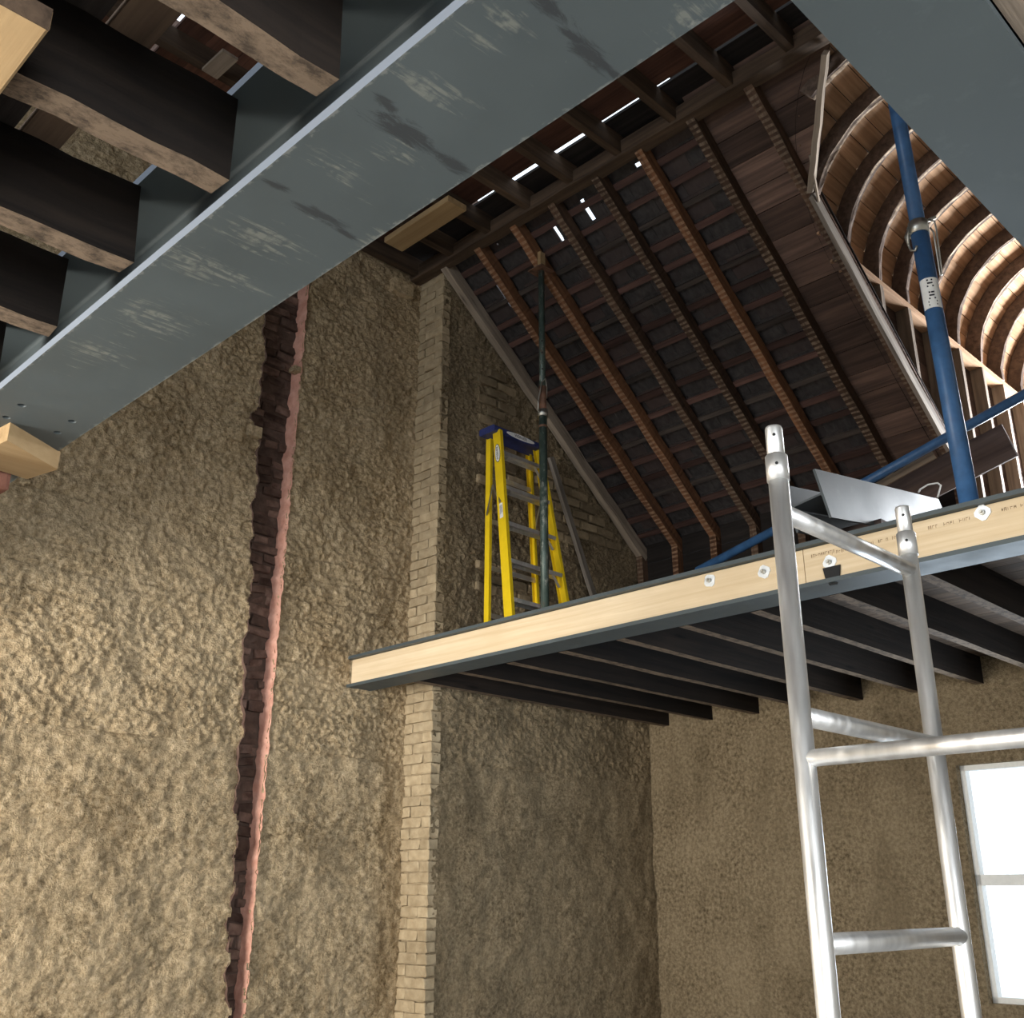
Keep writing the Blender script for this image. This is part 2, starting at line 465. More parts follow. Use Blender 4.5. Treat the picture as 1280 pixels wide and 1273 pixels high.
# chase: rubble bricks set in dark mortar, a pink mortar edge along its right reveal
def rough_brick_mesh(seed, L, D, H):
    r = random.Random(seed)
    bm = bmesh.new(); bmesh.ops.create_cube(bm, size=1)
    bmesh.ops.bevel(bm, geom=bm.edges[:], offset=.07, segments=1, affect='EDGES')
    for v in bm.verts:
        v.co = Vector((v.co.x * L, v.co.y * D, v.co.z * H)) + Vector((r.uniform(-1, 1), r.uniform(-1, 1), r.uniform(-1, 1))) * .005
    me = bpy.data.meshes.new('brick'); bm.to_mesh(me); bm.free(); return me
chase_bricks = [rough_brick_mesh(k, l, .10, .062) for k, l in enumerate((.20, .15, .11, .23))]
for m_ in chase_bricks: m_.materials.append(M['dark_brick'])
z = FLOOR + .04; row = 0
while z < 4.75:
    x = chase_left(z) - .05 - (.09 if row % 2 else 0)
    while x < chase_right(z) - .03:
        k = random.randrange(4); L = (.20, .15, .11, .23)[k]
        link('brick', chase_bricks[k], None, wall, (x + L / 2, YB + .150 + random.uniform(-.028, .014), z + random.uniform(-.006, .006)),
             Quaternion((random.uniform(-.3, .3), 1, random.uniform(-.5, .5)), random.uniform(-.16, .16)), (1, 1, random.uniform(.75, 1.15)))
        x += L + .012
    z += .072; row += 1
zs = np.arange(FLOOR, 4.95, .03); vs = []; fs = []
for i, zz in enumerate(zs):
    e = chase_right(zz)
    for (dx, yy) in ((.006, YB - .012), (-.002 + .002 * math.sin(zz * 31), YB + .02), (-.005 + .004 * math.sin(zz * 17 + 2), YB + .055), (-.010 + .006 * math.sin(zz * 27), YB + .10)):
        vs.append((e + dx + random.uniform(-.003, .003), yy, zz))
for i in range(len(zs) - 1):
    for k in range(3):
        a = i * 4 + k; fs.append((a, a + 1, a + 5, a + 4))
link('chase_reveal', mesh('reveal', np.array(vs) - np.array(vs[0]), fs, True), M['pink_mortar'], wall, vs[0])['label'] = 'pink mortar edge of the brick chase'
vs = []; fs = []
for i, zz in enumerate(zs):
    e = chase_left(zz)
    for yy in (YB - .02, YB + .12): vs.append((e - .005, yy, zz))
for i in range(len(zs) - 1): fs.append((2 * i, 2 * i + 1, 2 * i + 3, 2 * i + 2))
link('chase_side', mesh('reveal', np.array(vs) - np.array(vs[0]), fs), M['dark_brick'], wall, vs[0])
# stones that stand proud beside the chase and at the wall head
stone = rough_brick_mesh(91, .11, .10, .085); stone.materials.append(M['plaster'])
for (u, v) in ((316, 541), (291, 545)):
    p = on_y(u, v, YB); link('stone', stone, None, wall, (p.x, YB + .005, p.z))
p = on_y(500, 362, YB); link('stone', stone, None, wall, (p.x, YB + .01, p.z), scale=(2.0, 1.3, 1.6))
p = on_y(372, 461, YB); link('stone', stone, None, wall, (p.x, YB + .03, p.z), scale=(.6, .8, .5))

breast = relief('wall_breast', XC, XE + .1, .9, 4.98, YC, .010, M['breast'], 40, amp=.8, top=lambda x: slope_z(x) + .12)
tag(breast, 'dark tan chimney breast with patches of bare brick under the rafters', kind='structure')
MB().box((XC + .02, YC + .05, FLOOR), (XE + .1, YB + .2, 2.75)).build('breast_core', M['mortar'], breast)
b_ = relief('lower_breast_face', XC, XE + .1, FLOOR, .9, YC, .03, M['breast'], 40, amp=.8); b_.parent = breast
b_.location = Vector(b_.location) - Vector(breast.location)
# pale brick side of the breast, course by course
sidemesh = {}
def side_brick(D, k):
    key = (D, k)
    if key not in sidemesh:
        me = rough_brick_mesh(200 + k * 7 + int(D * 100), .09, D, .068); me.materials.append(M['pale_brick']); sidemesh[key] = me
    return sidemesh[key]
z = FLOOR + .037; row = 0
MB().box((XC + .012, YC + .012, FLOOR), (XC + .04, YB + .05, 4.9)).build('side_mortar', M['pale_brick'], breast)
while z < 4.9:
    parts = ((YC, .215), (YC + .22, .09)) if row % 2 else ((YC, .10), (YC + .105, .205))
    for (y0, D) in parts:
        link('brick', side_brick(D, random.randrange(3)), None, breast, (XC + .036 + random.uniform(-.006, .004), y0 + D / 2 - .004, z), Quaternion((0, 0, 1), random.uniform(-.02, .02)))
    z += .073; row += 1
# bare bricks where the render has fallen
facebrick = [rough_brick_mesh(300 + k, .205, .08, .066) for k in range(4)]
for m_ in facebrick: m_.materials.append(M['tan_brick'])
for r_ in range(22):
    zz = 2.25 + r_ * .09
    for c_ in range(12):
        xx = 5.45 + c_ * .228 + (.11 if r_ % 2 else 0)
        if zz > slope_z(xx) - .12 or xx > 7.2: continue
        cl = vnoise(np.array([xx * 2.2]), np.array([zz * 2.2]), 77)[0] + .30 * (1 - min(1, (slope_z(xx) - zz) / .75))
        if cl < .12: continue
        link('brick', facebrick[random.randrange(4)], None, breast, (xx, YC + .016 + random.uniform(-.008, .010), zz), Quaternion((0, 1, 0), random.uniform(-.04, .04)))

def pierced(name, axis, pos, th, a0, a1, z0, z1, holes, mat):
    """a wall with rectangular openings, built as the courses around them; axis 'x' means the wall stands at x = pos"""
    mb = MB(); cuts = sorted({a0, a1} | {h[0] for h in holes} | {h[1] for h in holes})
    for p, q in zip(cuts[:-1], cuts[1:]):
        hs = sorted([h for h in holes if h[0] <= p and h[1] >= q], key=lambda h: h[2]); z = z0
        for h in hs + [(0, 0, z1, z1)]:
            if h[2] > z:
                if axis == 'x': mb.box((pos, p, z), (pos + th, q, h[2]))
                else: mb.box((p, pos, z), (q, pos + th, h[2]))
            z = h[3]
    o = mb.build(name, mat); o['kind'] = 'structure'; return o
def window(n, axis, pos, a0, a1, z0, z1):
    w = empty('window_%d' % n, ((pos, (a0 + a1) / 2, z0) if axis == 'x' else ((a0 + a1) / 2, pos, z0)), kind='structure')
    P = (lambda a, z: (pos, a, z)) if axis == 'x' else (lambda a, z: (a, pos, z))
    nrm = (1, 0, 0) if axis == 'x' else (0, 1, 0)
    for (q, r_) in ((P(a0, z0), P(a1, z0)), (P(a0, z1), P(a1, z1)), (P(a0, z0), P(a0, z1)), (P(a1, z0), P(a1, z1)), (P((a0 + a1) / 2, z0), P((a0 + a1) / 2, z1)), (P(a0, (z0 + z1) / 2), P(a1, (z0 + z1) / 2))):
        bar('window_bar', q, r_, .07, .07, M['frame_white'], w, up=nrm)
pierced('wall_left', 'x', -2.8, .2, -3.0, YB + .2, FLOOR, 5.3, [(3.3, 5.5, -.65, 1.15), (1.9, 3.9, 2.4, 4.0)], M['old_paint'])
window(1, 'x', -2.7, 3.3, 5.5, -.65, 1.15); window(2, 'x', -2.7, 1.9, 3.9, 2.4, 4.0)  # unseen left windows, added to carry the lamps on that side
pierced('wall_front', 'y', -3.2, .2, -2.8, 7.6, FLOOR, 5.3, [(-2.4, .0, -.75, 1.15)], M['old_paint'])
window(3, 'y', -3.1, -2.4, .0, -.75, 1.15)  # unseen front window, added for the lamp that lights beam and tower
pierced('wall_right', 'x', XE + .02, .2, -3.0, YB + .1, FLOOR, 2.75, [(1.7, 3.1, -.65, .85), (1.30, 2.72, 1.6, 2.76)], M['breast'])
window(4, 'x', XE + .12, 1.7, 3.1, -.65, .85)
# unseen panels added behind the beams to keep stray sky light out
MB().box((-2.6, .30, 1.72), (4.85, .38, CEIL)).build('sky_block_wall', M['old_paint'])['kind'] = 'structure'
MB().poly([(4.85, .38, DECK), (XE + .2, .38, DECK), (XE + .2, .38, 2.9), (4.85, .38, CEIL)]).poly([(4.85, .30, DECK), (4.85, .30, CEIL), (XE + .2, .30, 2.9), (XE + .2, .30, DECK)]).build('sky_block_gable', M['old_paint'])['kind'] = 'structure'
MB().poly([(4.8, .3, CEIL + .05), (XE + .2, .3, 2.95), (XE + .2, 1.25, 2.95), (4.8, 1.25, CEIL + .05)]).poly([(4.8, .3, CEIL + .1), (4.8, 1.25, CEIL + .1), (XE + .2, 1.25, 3.0), (XE + .2, .3, 3.0)]).build('sky_block_roof', M['sarking'])['kind'] = 'structure'

# --- attic ceiling: collars, purlin, boards with daylight slits ---------------------------------------
ceil = empty('ceiling', (2, 4, CEIL), kind='structure')
ceil['label'] = 'dark boarded attic ceiling on exposed joists with daylight slits'
for k, y in enumerate((6.0, 5.57, 5.13, 4.69, 4.26, 3.81, 3.33, 2.88, 2.44, 2.0, 1.56)):
    bar('ceiling_joist', (-2.5, y - .03, HJ + .075), (XP + .02, y - .03, HJ + .075), .058, .15, M['joist_up'], ceil, seg=14, jit=.003, seed=k)
x = -2.55
edges = []
while x < 4.40:
    w = random.choice((.17, .19, .21)); w = min(w, 4.632 - x); edges.append((x, x + w - .004)); x += w
edges[-1] = (edges[-1][0], 4.632)
for k, (a, b) in enumerate(edges):
    if a < 2.116 < b:      # a slipped board leaves a gap
        edges[k] = (a, 2.10); edges.insert(k + 1, (2.13, b)); break
for k, (a, b) in enumerate(edges):
    bar('ceiling_board', ((a + b) / 2, .3, CEIL + .012), ((a + b) / 2, 6.2, CEIL + .012), b - a, .024, M['ceil_board'], ceil)
# boards right of the slit, each bay its own, sagging by different amounts so the slit varies
bays = (6.2, 5.57, 5.13, 4.69, 4.26, 3.81, 3.33, 2.88, 2.44, 2.0, .3)
gaps = (.000, .000, .030, .050, .046, .030, .027, .026, .02, .006)
for k in range(10):
    x0 = 4.634 + gaps[k]
    bar('eaves_board', ((x0 + 5.02) / 2, bays[k + 1] - .03, CEIL + .012), ((x0 + 5.02) / 2, bays[k] - .03, CEIL + .012), 5.02 - x0, .022, M['soot'], ceil)
bar('batten', on_z(262, 92, HJ - .012), on_z(288, 68, HJ - .012), .11, .022, M['pale_old'], ceil)
bar('purlin', (XP + .03, 2.0, HJ + .035), (XP + .03, YB + .02, HJ + .035), .10, .12, M['joist_up'], ceil, seg=16, jit=.005, seed=5)
pl = bar('loose_plank', (4.385, 4.965, HJ - .025), (4.385, 5.72, HJ - .025), .185, .05, M['new_plank'], bev=.004)
tag(pl, 'short pale new plank fixed under the dark ceiling joists', 'plank')

# --- roof slope: rafters, battens, slates -------------------------------------------------------------
roof = empty('roof_slope', (6.1, 4.2, 3.9), kind='structure')
roof['label'] = 'underside of a slated roof slope with exposed rafters and battens'
RAFT = [(5.69, 'pale_old'), (5.29, 'rafter_red'), (4.88, 'rafter_red'), (4.48, 'rafter'), (4.04, 'rafter'), (3.64, 'rafter_red'), (3.20, 'rafter'), (2.75, 'rafter')]
nrm = Vector((SI, 0, CO)); along = Vector((CO, 0, -SI))
def sl(s, y, h): return Vector((XP, y, HJ)) + along * s + nrm * h      # s down the slope, h out of the roof
SLEN = (XE - .03 - XP) / CO
RD = .11
for k, (y, m_) in enumerate(RAFT):
    bar('rafter', sl(.02, y, RD / 2), sl(SLEN, y, RD / 2), .064, RD, M[m_], roof, up=nrm, seg=18, jit=.004, seed=40 + k)
    bar('ashlar_post', (XE - .035, y, slope_z(XE - .03) + .05), (XE - .035, y, DECK), .064, .09, M['rafter' if m_ == 'pale_old' else m_], roof, up=(1, 0, 0), seg=5, jit=.003, seed=60 + k)
GAUGE = .178
nrow = int((SLEN + .35) / GAUGE)
for r_ in range(nrow):
    s = -.16 + r_ * GAUGE
    bar('batten', sl(s, 3.17, RD + .011), sl(s, YC + .03, RD + .011), (.045, .038, .05)[r_ % 3], .024, M[('batten', 'batten_grey', 'batten')[(r_ * 7) % 3]], roof, up=nrm, seg=6, jit=.003, seed=80 + r_ % 5)
unit = mesh('slate', [(a, b, c) for a in (-.5, .5) for b in (-.5, .5) for c in (-.5, .5)], [(0, 1, 3, 2), (4, 6, 7, 5), (0, 4, 5, 1), (2, 3, 7, 6), (0, 2, 6, 4), (1, 5, 7, 3)])
unit.materials.append(M['slate'])
def hole_from(u0, v0, u1, v1):
    pl_h = RD + .04; out = []
    for (u, v) in ((u0, v0), (u1, v1)):
        d = ray(u, v); q = Vector((XP, 0, HJ)) + nrm * pl_h; t = q.dot(nrm) / d.dot(nrm); P = d * t
        out.append(((P - q).dot(along), P.y))
    return out
holes = []
for (a, b, w) in (((726, 250), (744, 274), .038), ((689, 276), (704, 301), .032), ((797, 203), (799, 208), .05), ((622, 304), (623, 306), .012)):
    (s0, y0), (s1, y1) = hole_from(*a, *b)
    ym = (y0 + y1) / 2
    holes.append((min(s0, s1), max(s0, s1), ym - w / 2, ym + w / 2))
holes.append((.36, .62, 5.335, 5.44))          # unseen gap behind the second rafter, added to admit light onto the breast
def cut(rects, h):
    out = []
    for (s0, s1, y0, y1) in rects:
        if s1 <= h[0] or s0 >= h[1] or y1 <= h[2] or y0 >= h[3]: out.append((s0, s1, y0, y1)); continue
        if y0 < h[2]: out.append((s0, s1, y0, h[2]))
        if y1 > h[3]: out.append((s0, s1, h[3], y1))
        a, b = max(y0, h[2]), min(y1, h[3])
        if s0 < h[0]: out.append((s0, h[0], a, b))
        if s1 > h[1]: out.append((h[1], s1, a, b))
    return [q for q in out if q[1] - q[0] > .006 and q[3] - q[2] > .004]
rot_roof = frame_rot(along, nrm)
SW, SLG = .254, .385
for r_ in range(nrow):
    s0 = -.20 + r_ * GAUGE; y = 3.17 - (SW / 2 if r_ % 2 else 0)
    while y < YC + .02:
        rects = [(s0, min(s0 + SLG, SLEN + .2), max(y, 3.15), min(y + SW - .002, YC + .06))]
        for h in holes: rects = cut(rects, h)
        tilt = random.uniform(-.006, .006)
        for (a, b, c, d) in rects:
            if d - c < .004: continue
            # the head of a slate lies on its batten, the tail over the slate below
            hm = RD + .030 + (.5 * (a + b) - s0 - SLG / 2) * .036 + .009
            q = rot_roof @ Quaternion((0, 1, 0), -.036 + tilt)
            link('slate', unit, None, roof, sl((a + b) / 2, (c + d) / 2, hm), q, (b - a, d - c, .006))
        y += SW
# close boarding in the last bay and round the valley
VA, VB = Vector((4.946, 2.248, 4.824)), Vector((5.512, 2.712, 4.376))   # valley line on the slope
def valley_y(s_):
    t = (XP + CO * s_ - VA.x) / (VB.x - VA.x)
    return min(2.715, VA.y + (VB.y - VA.y) * max(-.45, t))
def slope_sheet(name, s0, s1, y1, h0, h1, mat, parent):
    P = [sl(s0, valley_y(s0), h0), sl(s1, valley_y(s1), h0), sl(s1, y1, h0), sl(s0, y1, h0), sl(s0, valley_y(s0), h1), sl(s1, valley_y(s1), h1), sl(s1, y1, h1), sl(s0, y1, h1)]
    o = sl((s0 + s1) / 2, 3.0, h0); q = rot_roof.inverted()
    # local x runs across the slope so the grain follows the board
    loc = [q @ (p - o) for p in P]; turn = Quaternion((0, 0, 1), math.pi / 2)
    me = mesh(name, [turn.inverted() @ v for v in loc], [(0, 1, 2, 3), (4, 7, 6, 5), (0, 4, 5, 1), (1, 5, 6, 2), (2, 6, 7, 3), (3, 7, 4, 0)])
    return link(name, me, mat, parent, o, rot_roof @ turn)
s = -.30; k = 0
while s < SLEN + .1:
    w = (.20, .17, .22, .19)[k % 4]
    slope_sheet('sarking_board', s, s + w - .005, 3.22, RD + .002, RD + .024, M['sarking'], roof)
    s += w; k += 1
for (a, b) in ((-.3, .115), (.115, .83), (.83, SLEN + .12)):
    slope_sheet('sky_seal', a, b, 3.24, RD + .030, RD + .036, M['soot'], roof)  # unseen sheet behind the boarding, added to close its gaps against the sky
bar('trimmer_facing', sl(.86, 2.712, -.004), sl(SLEN - .02, 2.712, -.004), .028, .10, M['grey_timber'], roof, up=nrm, seg=12, jit=.003, seed=3)
bar('valley_board', VA + Vector((-.02, -.02, .0)), VB + Vector((0, 0, .01)), .035, .075, M['pale_old'], roof, up=nrm, seg=8, jit=.003, seed=9)
bar('valley_lath', sl(.62, 2.60, -.01), sl(.92, 2.69, -.02), .012, .03, M['pale_old'], roof, up=nrm)
for k in range(8):
    bar('knee_board', (XE + .006, 2.72, DECK + .09 + .18 * k), (XE + .006, YC + .05, DECK + .09 + .18 * k), .02, .176, M['soot'], roof)

# --- barrel-vaulted wing ------------------------------------------------------------------------------
vault = empty('roof_vault', (7.4, 1.97, 4.9), kind='structure')
vault['label'] = 'boarded barrel vault with curved timber ribs over the wing'
RV, YV, ZV, XW = .75, 1.97, 4.12, 9.6
RIBX = [5.11 + .44 * k for k in range(11)]
def rib_mesh(a0, a1, r0, r1, th, seed):
    r = random.Random(seed); n = 22; vs = []; fs = []
    for i in range(n + 1):
        a = a0 + (a1 - a0) * i / n
        for (dx, rr) in ((-th / 2, r0), (th / 2, r0), (th / 2, r1), (-th / 2, r1)):
            q = rr + (r.uniform(-.006, .006) if rr == r0 else 0)
            vs.append((dx + r.uniform(-.002, .002), math.cos(a) * q, math.sin(a) * q))
    for i in range(n):
        for k in range(4): fs.append((4 * i + k, 4 * i + (k + 1) % 4, 4 * i + 4 + (k + 1) % 4, 4 * i + 4 + k))
    fs += [(3, 2, 1, 0), tuple(4 * n + k for k in range(4))]
    return mesh('rib', vs, fs)
for k, x in enumerate(RIBX):
    if x > XW - .05: break
    zs_ = slope_z(x) + .02
    a0 = 0.0 if zs_ <= ZV else (math.asin(min(.98, (zs_ - ZV) / RV)))
    a1 = math.pi - a0
    if a1 - a0 < .3: continue
    link('rib', rib_mesh(a0, a1, RV, RV + .12, .045, k), M['rib'], vault, (x, YV, ZV))
nb = 20
for i in range(nb):
    a = math.pi * (i + .5) / nb; w = math.pi * (RV + .125) / nb - .004
    rr = RV + .131 + random.uniform(-.002, .008)
    yy, zz = YV + math.cos(a) * rr, ZV + math.sin(a) * rr
    xs = max(XP - .05, XP + (HJ + .19 - zz) / TAN)
    bar('vault_board', (xs, yy, zz), (XW, yy, zz), w, .018, M['vault_board'], vault, up=(0, math.cos(a), math.sin(a)))
vs = []; fs = []; nf = 24           # unseen sheet over boards and sides, added to stop sky leaking in
prof_ = [(YV + RV + .13, DECK), (YV + RV + .13, 2.97)] + [(YV + math.cos(math.pi * i / nf) * (RV + .15), ZV + math.sin(math.pi * i / nf) * (RV + .15)) for i in range(nf + 1)] + [(YV - RV - .13, 2.97), (YV - RV - .13, DECK)]
for (yy, zz) in prof_:
    xs = min(XE + .03, max(XP - .1, XP + (HJ + .14 - zz) / TAN)); vs += [(xs, yy, zz), (XW, yy, zz)]
for i in range(len(prof_) - 1): fs.append((2 * i, 2 * i + 1, 2 * i + 3, 2 * i + 2))
link('sky_seal', mesh('seal', np.array(vs) - np.array((7, YV, 4.9)), fs), M['soot'], vault, (7, YV, 4.9))
for side, yw in ((1, YV + RV), (-1, YV - RV)):
    bar('wall_plate', (6.06, yw + side * .065, ZV - .025), (XW, yw + side * .065, ZV - .025), .13, .045, M['vault_board'], vault, seg=10, jit=.002, seed=side + 2)
    for k, x in enumerate(RIBX):
        if x > XW - .05: break
        zb = max(DECK, slope_z(x) + .16) if x < XE else DECK
        if zb > ZV - .1: continue
        bar('stud', (x, yw + side * .05, zb), (x, yw + side * .05, ZV - .045), .048, .10, M['stud'], vault, up=(0, 1, 0), seg=6, jit=.002, seed=k)
    z = DECK - .02; k = 0
    while z < ZV - .02:
        w = (.17, .20, .18)[k % 3]
        zc = z + w / 2; xs = min(XE + .03, max(5.5, XP + (HJ + .185 - z) / TAN))
        bar('wall_board', (xs, yw + side * .112, zc), (XW, yw + side * .112, zc), .02, w - .003, M['stud_board'], vault)
        z += w; k += 1
pierced('wall_wing', 'x', XW, .15, 1.0, 2.95, DECK - .1, 5.05, [(1.37, 2.57, 2.05, 4.25)], M['old_paint'])
window(5, 'x', XW + .08, 1.37, 2.57, 2.05, 4.25)

# --- upper deck beyond the packed beam ---------------------------------------------------------------
deck = empty('floor_upper', (6, 3, DECK), kind='structure')
deck['label'] = 'boarded upper floor on timber joists beyond the timber-packed beam'
y = .6; k = 0
while y < YC:
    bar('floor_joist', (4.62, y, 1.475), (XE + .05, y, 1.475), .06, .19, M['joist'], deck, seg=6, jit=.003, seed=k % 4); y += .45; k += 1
x = 4.62
while x < XE:
    w = min(.15, XE + .02 - x); bar('floor_board', (x + w / 2, -.6, 1.583), (x + w / 2, YB if x + w < XC else YC + .03, 1.583), w - .004, .024, M['deck'], deck); x += .15
x = XE + .02
while x < XW:
    bar('floor_board', (x + .09, 1.1, 1.583), (x + .09, 2.86, 1.583), .176, .024, M['deck'], deck); x += .18

# --- left part of the upper floor: joists seen from below --------------------------------------------
ldeck = empty('floor_left', (-.8, 2.5, 1.7), kind='structure')
ldeck['label'] = 'sawn-off dark floor joists and boards beside the big steel beam'
JY = [(.97, .90), (1.417, .909), (1.836, .914), (2.291, .917), (2.741, .926), (3.19, .926), (3.64, .92), (4.09, .92), (4.54, .92), (4.99, .92), (5.44, .92), (5.88, .92)]
for k, (y, xe) in enumerate(JY):
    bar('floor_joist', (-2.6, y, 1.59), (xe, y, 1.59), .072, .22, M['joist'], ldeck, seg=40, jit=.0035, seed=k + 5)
x = -2.6
while x < .56:
    w = min(.16, .706 - x); bar('floor_board', (x + w / 2, .4, 1.712), (x + w / 2, YB, 1.712), w - .003, .022, M['soot'], ldeck); x += .16
bar('floor_board', (.66, .4, 1.712), (.66, YB, 1.712), .09, .024, M['deck'], ldeck)
# nearer floor behind the second beam
ndeck = empty('floor_near', (2.8, -.5, 1.62), kind='structure')
y = .30
while y > -2.9:
    bar('floor_board', (-2.6, y - .08, 1.635), (4.4, y - .08, 1.635), .156, .022, M['soot'], ndeck); y -= .16
for x in (1.6, 2.05, 2.5, 2.95, 3.4, 3.85, 4.25):
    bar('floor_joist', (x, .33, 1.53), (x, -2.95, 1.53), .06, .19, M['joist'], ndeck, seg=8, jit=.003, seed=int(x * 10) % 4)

print('structure done')
# ================================================================== things
def ibeam_profile(B, D, tf, tw, r=.012, n=4):
    """upright I section, bottom at 0"""
    pts = [(-B / 2, 0), (B / 2, 0), (B / 2, tf)]
    def fil(cx, cy, a0): return [(cx + r * math.cos(a0 + math.pi / 2 * i / n), cy + r * math.sin(a0 + math.pi / 2 * i / n)) for i in range(n + 1)]
    pts += [(q[0], q[1]) for q in reversed(fil(tw / 2 + r, tf + r, math.pi))]
    pts += [(q[0], q[1]) for q in reversed(fil(tw / 2 + r, D - tf - r, math.pi / 2))]
    pts += [(B / 2, D - tf), (B / 2, D), (-B / 2, D), (-B / 2, D - tf)]
    pts += [(q[0], q[1]) for q in reversed(fil(-tw / 2 - r, D - tf - r, 0))]
    pts += [(q[0], q[1]) for q in reversed(fil(-tw / 2 - r, tf + r, -math.pi / 2))]
    pts += [(-B / 2, tf)]
    return pts

# big scuffed beam over the viewer, running to the back wall
X1 = (.904 + 1.219) / 2
def loc1(u, v, rx, ry):
    p = on_z(u, v, 1.4); return p
Y1S = -1.6
def patch_list(lst):
    out = []
    for (u, v, rx, ry) in lst:
        p = on_z(u, v, 1.4)
        out.append((p.y - Y1S, -(p.x - X1), ry, rx))     # object x runs along the beam (world y), object y points to world -x
    return out
dark_spots = patch_list([(505, 165, .16, .045), (565, 205, .07, .03), (405, 272, .13, .035), (345, 232, .06, .022), (742, 72, .11, .035), (715, 45, .06, .02), (685, 8, .10, .03), (432, 292, .06, .02), (770, 95, .05, .02), (480, 130, .05, .03)])
pale_spots = patch_list([(530, 110, .13, .06), (600, 60, .10, .05), (500, 190, .10, .06), (420, 215, .14, .07), (330, 300, .16, .12), (250, 330, .12, .12), (190, 400, .16, .16), (120, 440, .14, .14), (640, 30, .10, .04), (560, 120, .12, .05), (860, 20, .06, .1), (300, 350, .12, .08), (640, 200, .04, .12), (470, 300, .05, .12)])
# streaks run across the beam (object y); scratches noise is stretched the same way in the material
def scuffed():
    n = NT('scuffed_primed_steel', .55, spec=.35)
    P = n.coord((1, 1, 1), jitter=False)
    base = STEEL
    big = n.noise(P, 3.0, 4); fine = n.noise(P, 70, 4, .6)
    c = n.mix(n.rmap(big, .3, .7), tuple(q * .9 for q in base), tuple(q * 1.1 for q in base))
    def region(lst):
        acc = None
        for (x, y, rx, ry) in lst:
            mp = n.node('ShaderNodeMapping', vector_type='TEXTURE'); n.lk(n.tc.outputs['Object'], mp.inputs[0])
            mp.inputs['Location'].default_value = (x, y, 0); mp.inputs['Scale'].default_value = (rx, ry, 1e4)
            ln = n.node('ShaderNodeVectorMath', operation='LENGTH'); n.lk(mp.outputs[0], ln.inputs[0])
            q = n.rmap(ln.outputs['Value'], .2, 1.0, 1, 0)
            acc = q if acc is None else n.math('MAXIMUM', acc, q)
        return acc
    st = n.noise(n.coord((60, 7, 20), jitter=False), 1, 5, .65, .5)
    nz_ = n.node('ShaderNodeSeparateXYZ'); n.lk(n.tc.outputs['Normal'], nz_.inputs[0])
    pz_ = n.node('ShaderNodeSeparateXYZ'); n.lk(n.tc.outputs['Object'], pz_.inputs[0])
    soffit = n.math('MULTIPLY', n.rmap(nz_.outputs[2], -.9, -.5, 1, 0), n.rmap(pz_.outputs[2], .02, .05, 1, 0))
    sc = n.math('ADD', n.math('MULTIPLY', region(pale_spots), .22), st)
    f = n.math('MULTIPLY', n.rmap(sc, .66, .76), n.rmap(n.noise(P, 34, 4, .6), .38, .55))
    c = n.mix(n.math('MULTIPLY', n.math('MULTIPLY', f, .62), soffit), c, (.185, .19, .165))
    st2 = n.noise(n.coord((44, 10, 20), jitter=False), 1, 6, .75, .9)
    f2 = n.rmap(n.math('ADD', n.math('MULTIPLY', region(dark_spots), .38), st2), .68, .82)
    c = n.mix(n.math('MULTIPLY', n.math('MULTIPLY', f2, .85), soffit), c, (.026, .029, .032))
    # chipped paint along both flange edges
    sx = n.node('ShaderNodeSeparateXYZ'); n.lk(n.tc.outputs['Object'], sx.inputs[0])
    ed = n.rmap(n.math('ABSOLUTE', sx.outputs[1]), .138, .157, 0, .30)
    f3 = n.rmap(n.math('ADD', ed, n.noise(n.coord((26, 40, 20), jitter=False), 1, 5, .7)), .72, .82)
    c = n.mix(n.math('MULTIPLY', n.math('MULTIPLY', f3, .5), soffit), c, (.22, .225, .21))
    lit_lip = n.math('MULTIPLY', n.rmap(n.math('ABSOLUTE', nz_.outputs[1]), .8, .95), n.rmap(n.math('ABSOLUTE', sx.outputs[1]), .10, .14))
    c = n.mix(lit_lip, c, (.165, .19, .23))      # daylight on the flange edges, painted in as a paler tone
    n.bump(fine, .05, .002)
    n.lk(n.rmap(big, .3, .7, .45, .65), n.b.inputs['Roughness'])
    return n.out(c)
M['scuffed'] = scuffed()
big_beam = prism('steel_beam', ibeam_profile(.314, .327, .025, .016), (X1, Y1S, 1.4), (X1, YB + .12, 1.4), M['scuffed'])
tag(big_beam, 'wide grey steel beam with scuffed paint, its soffit crossing above toward the plastered wall', 'steel beam')
# real bolt holes near the packed end
cutters = []
hp = [(27, 507), (8, 522), (90, 527), (72, 541)]
for (u, v) in hp:
    p = on_z(u, v, 1.4)
    me = tube_mesh([(0, 0, -.05), (0, 0, .05)], .0125, 20)
    c = link('hole_cutter', me, M['hole'], None, (p.x, p.y, 1.36)); c.location.z = 1.36 + EYE
    md = big_beam.modifiers.new('hole', 'BOOLEAN'); md.object = c; md.operation = 'DIFFERENCE'; md.solver = 'EXACT'
    cutters.append(c)
bpy.context.view_layer.update()
ev = big_beam.evaluated_get(bpy.context.evaluated_depsgraph_get())
newme = bpy.data.meshes.new_from_object(ev)
big_beam.modifiers.clear(); big_beam.data = newme
for c in cutters: bpy.data.objects.remove(c, do_unlink=True)

# second beam, with a timber joist along its far side
Y2C = (.399 + .628) / 2
b2 = empty('steel_beam', (2.8, Y2C, 1.4), 'smooth grey steel beam meeting the wide scuffed beam at right angles', 'steel beam')
prism('beam', ibeam_profile(.229, .21, .018, .012), (X1 + .02, Y2C, 1.4), (4.62, Y2C, 1.4), M['steel'], b2)
bar('side_timber', (1.3, .366, 1.52), (4.4, .366, 1.52), .06, .20, M['pale_old'], b2, seg=8, jit=.003)

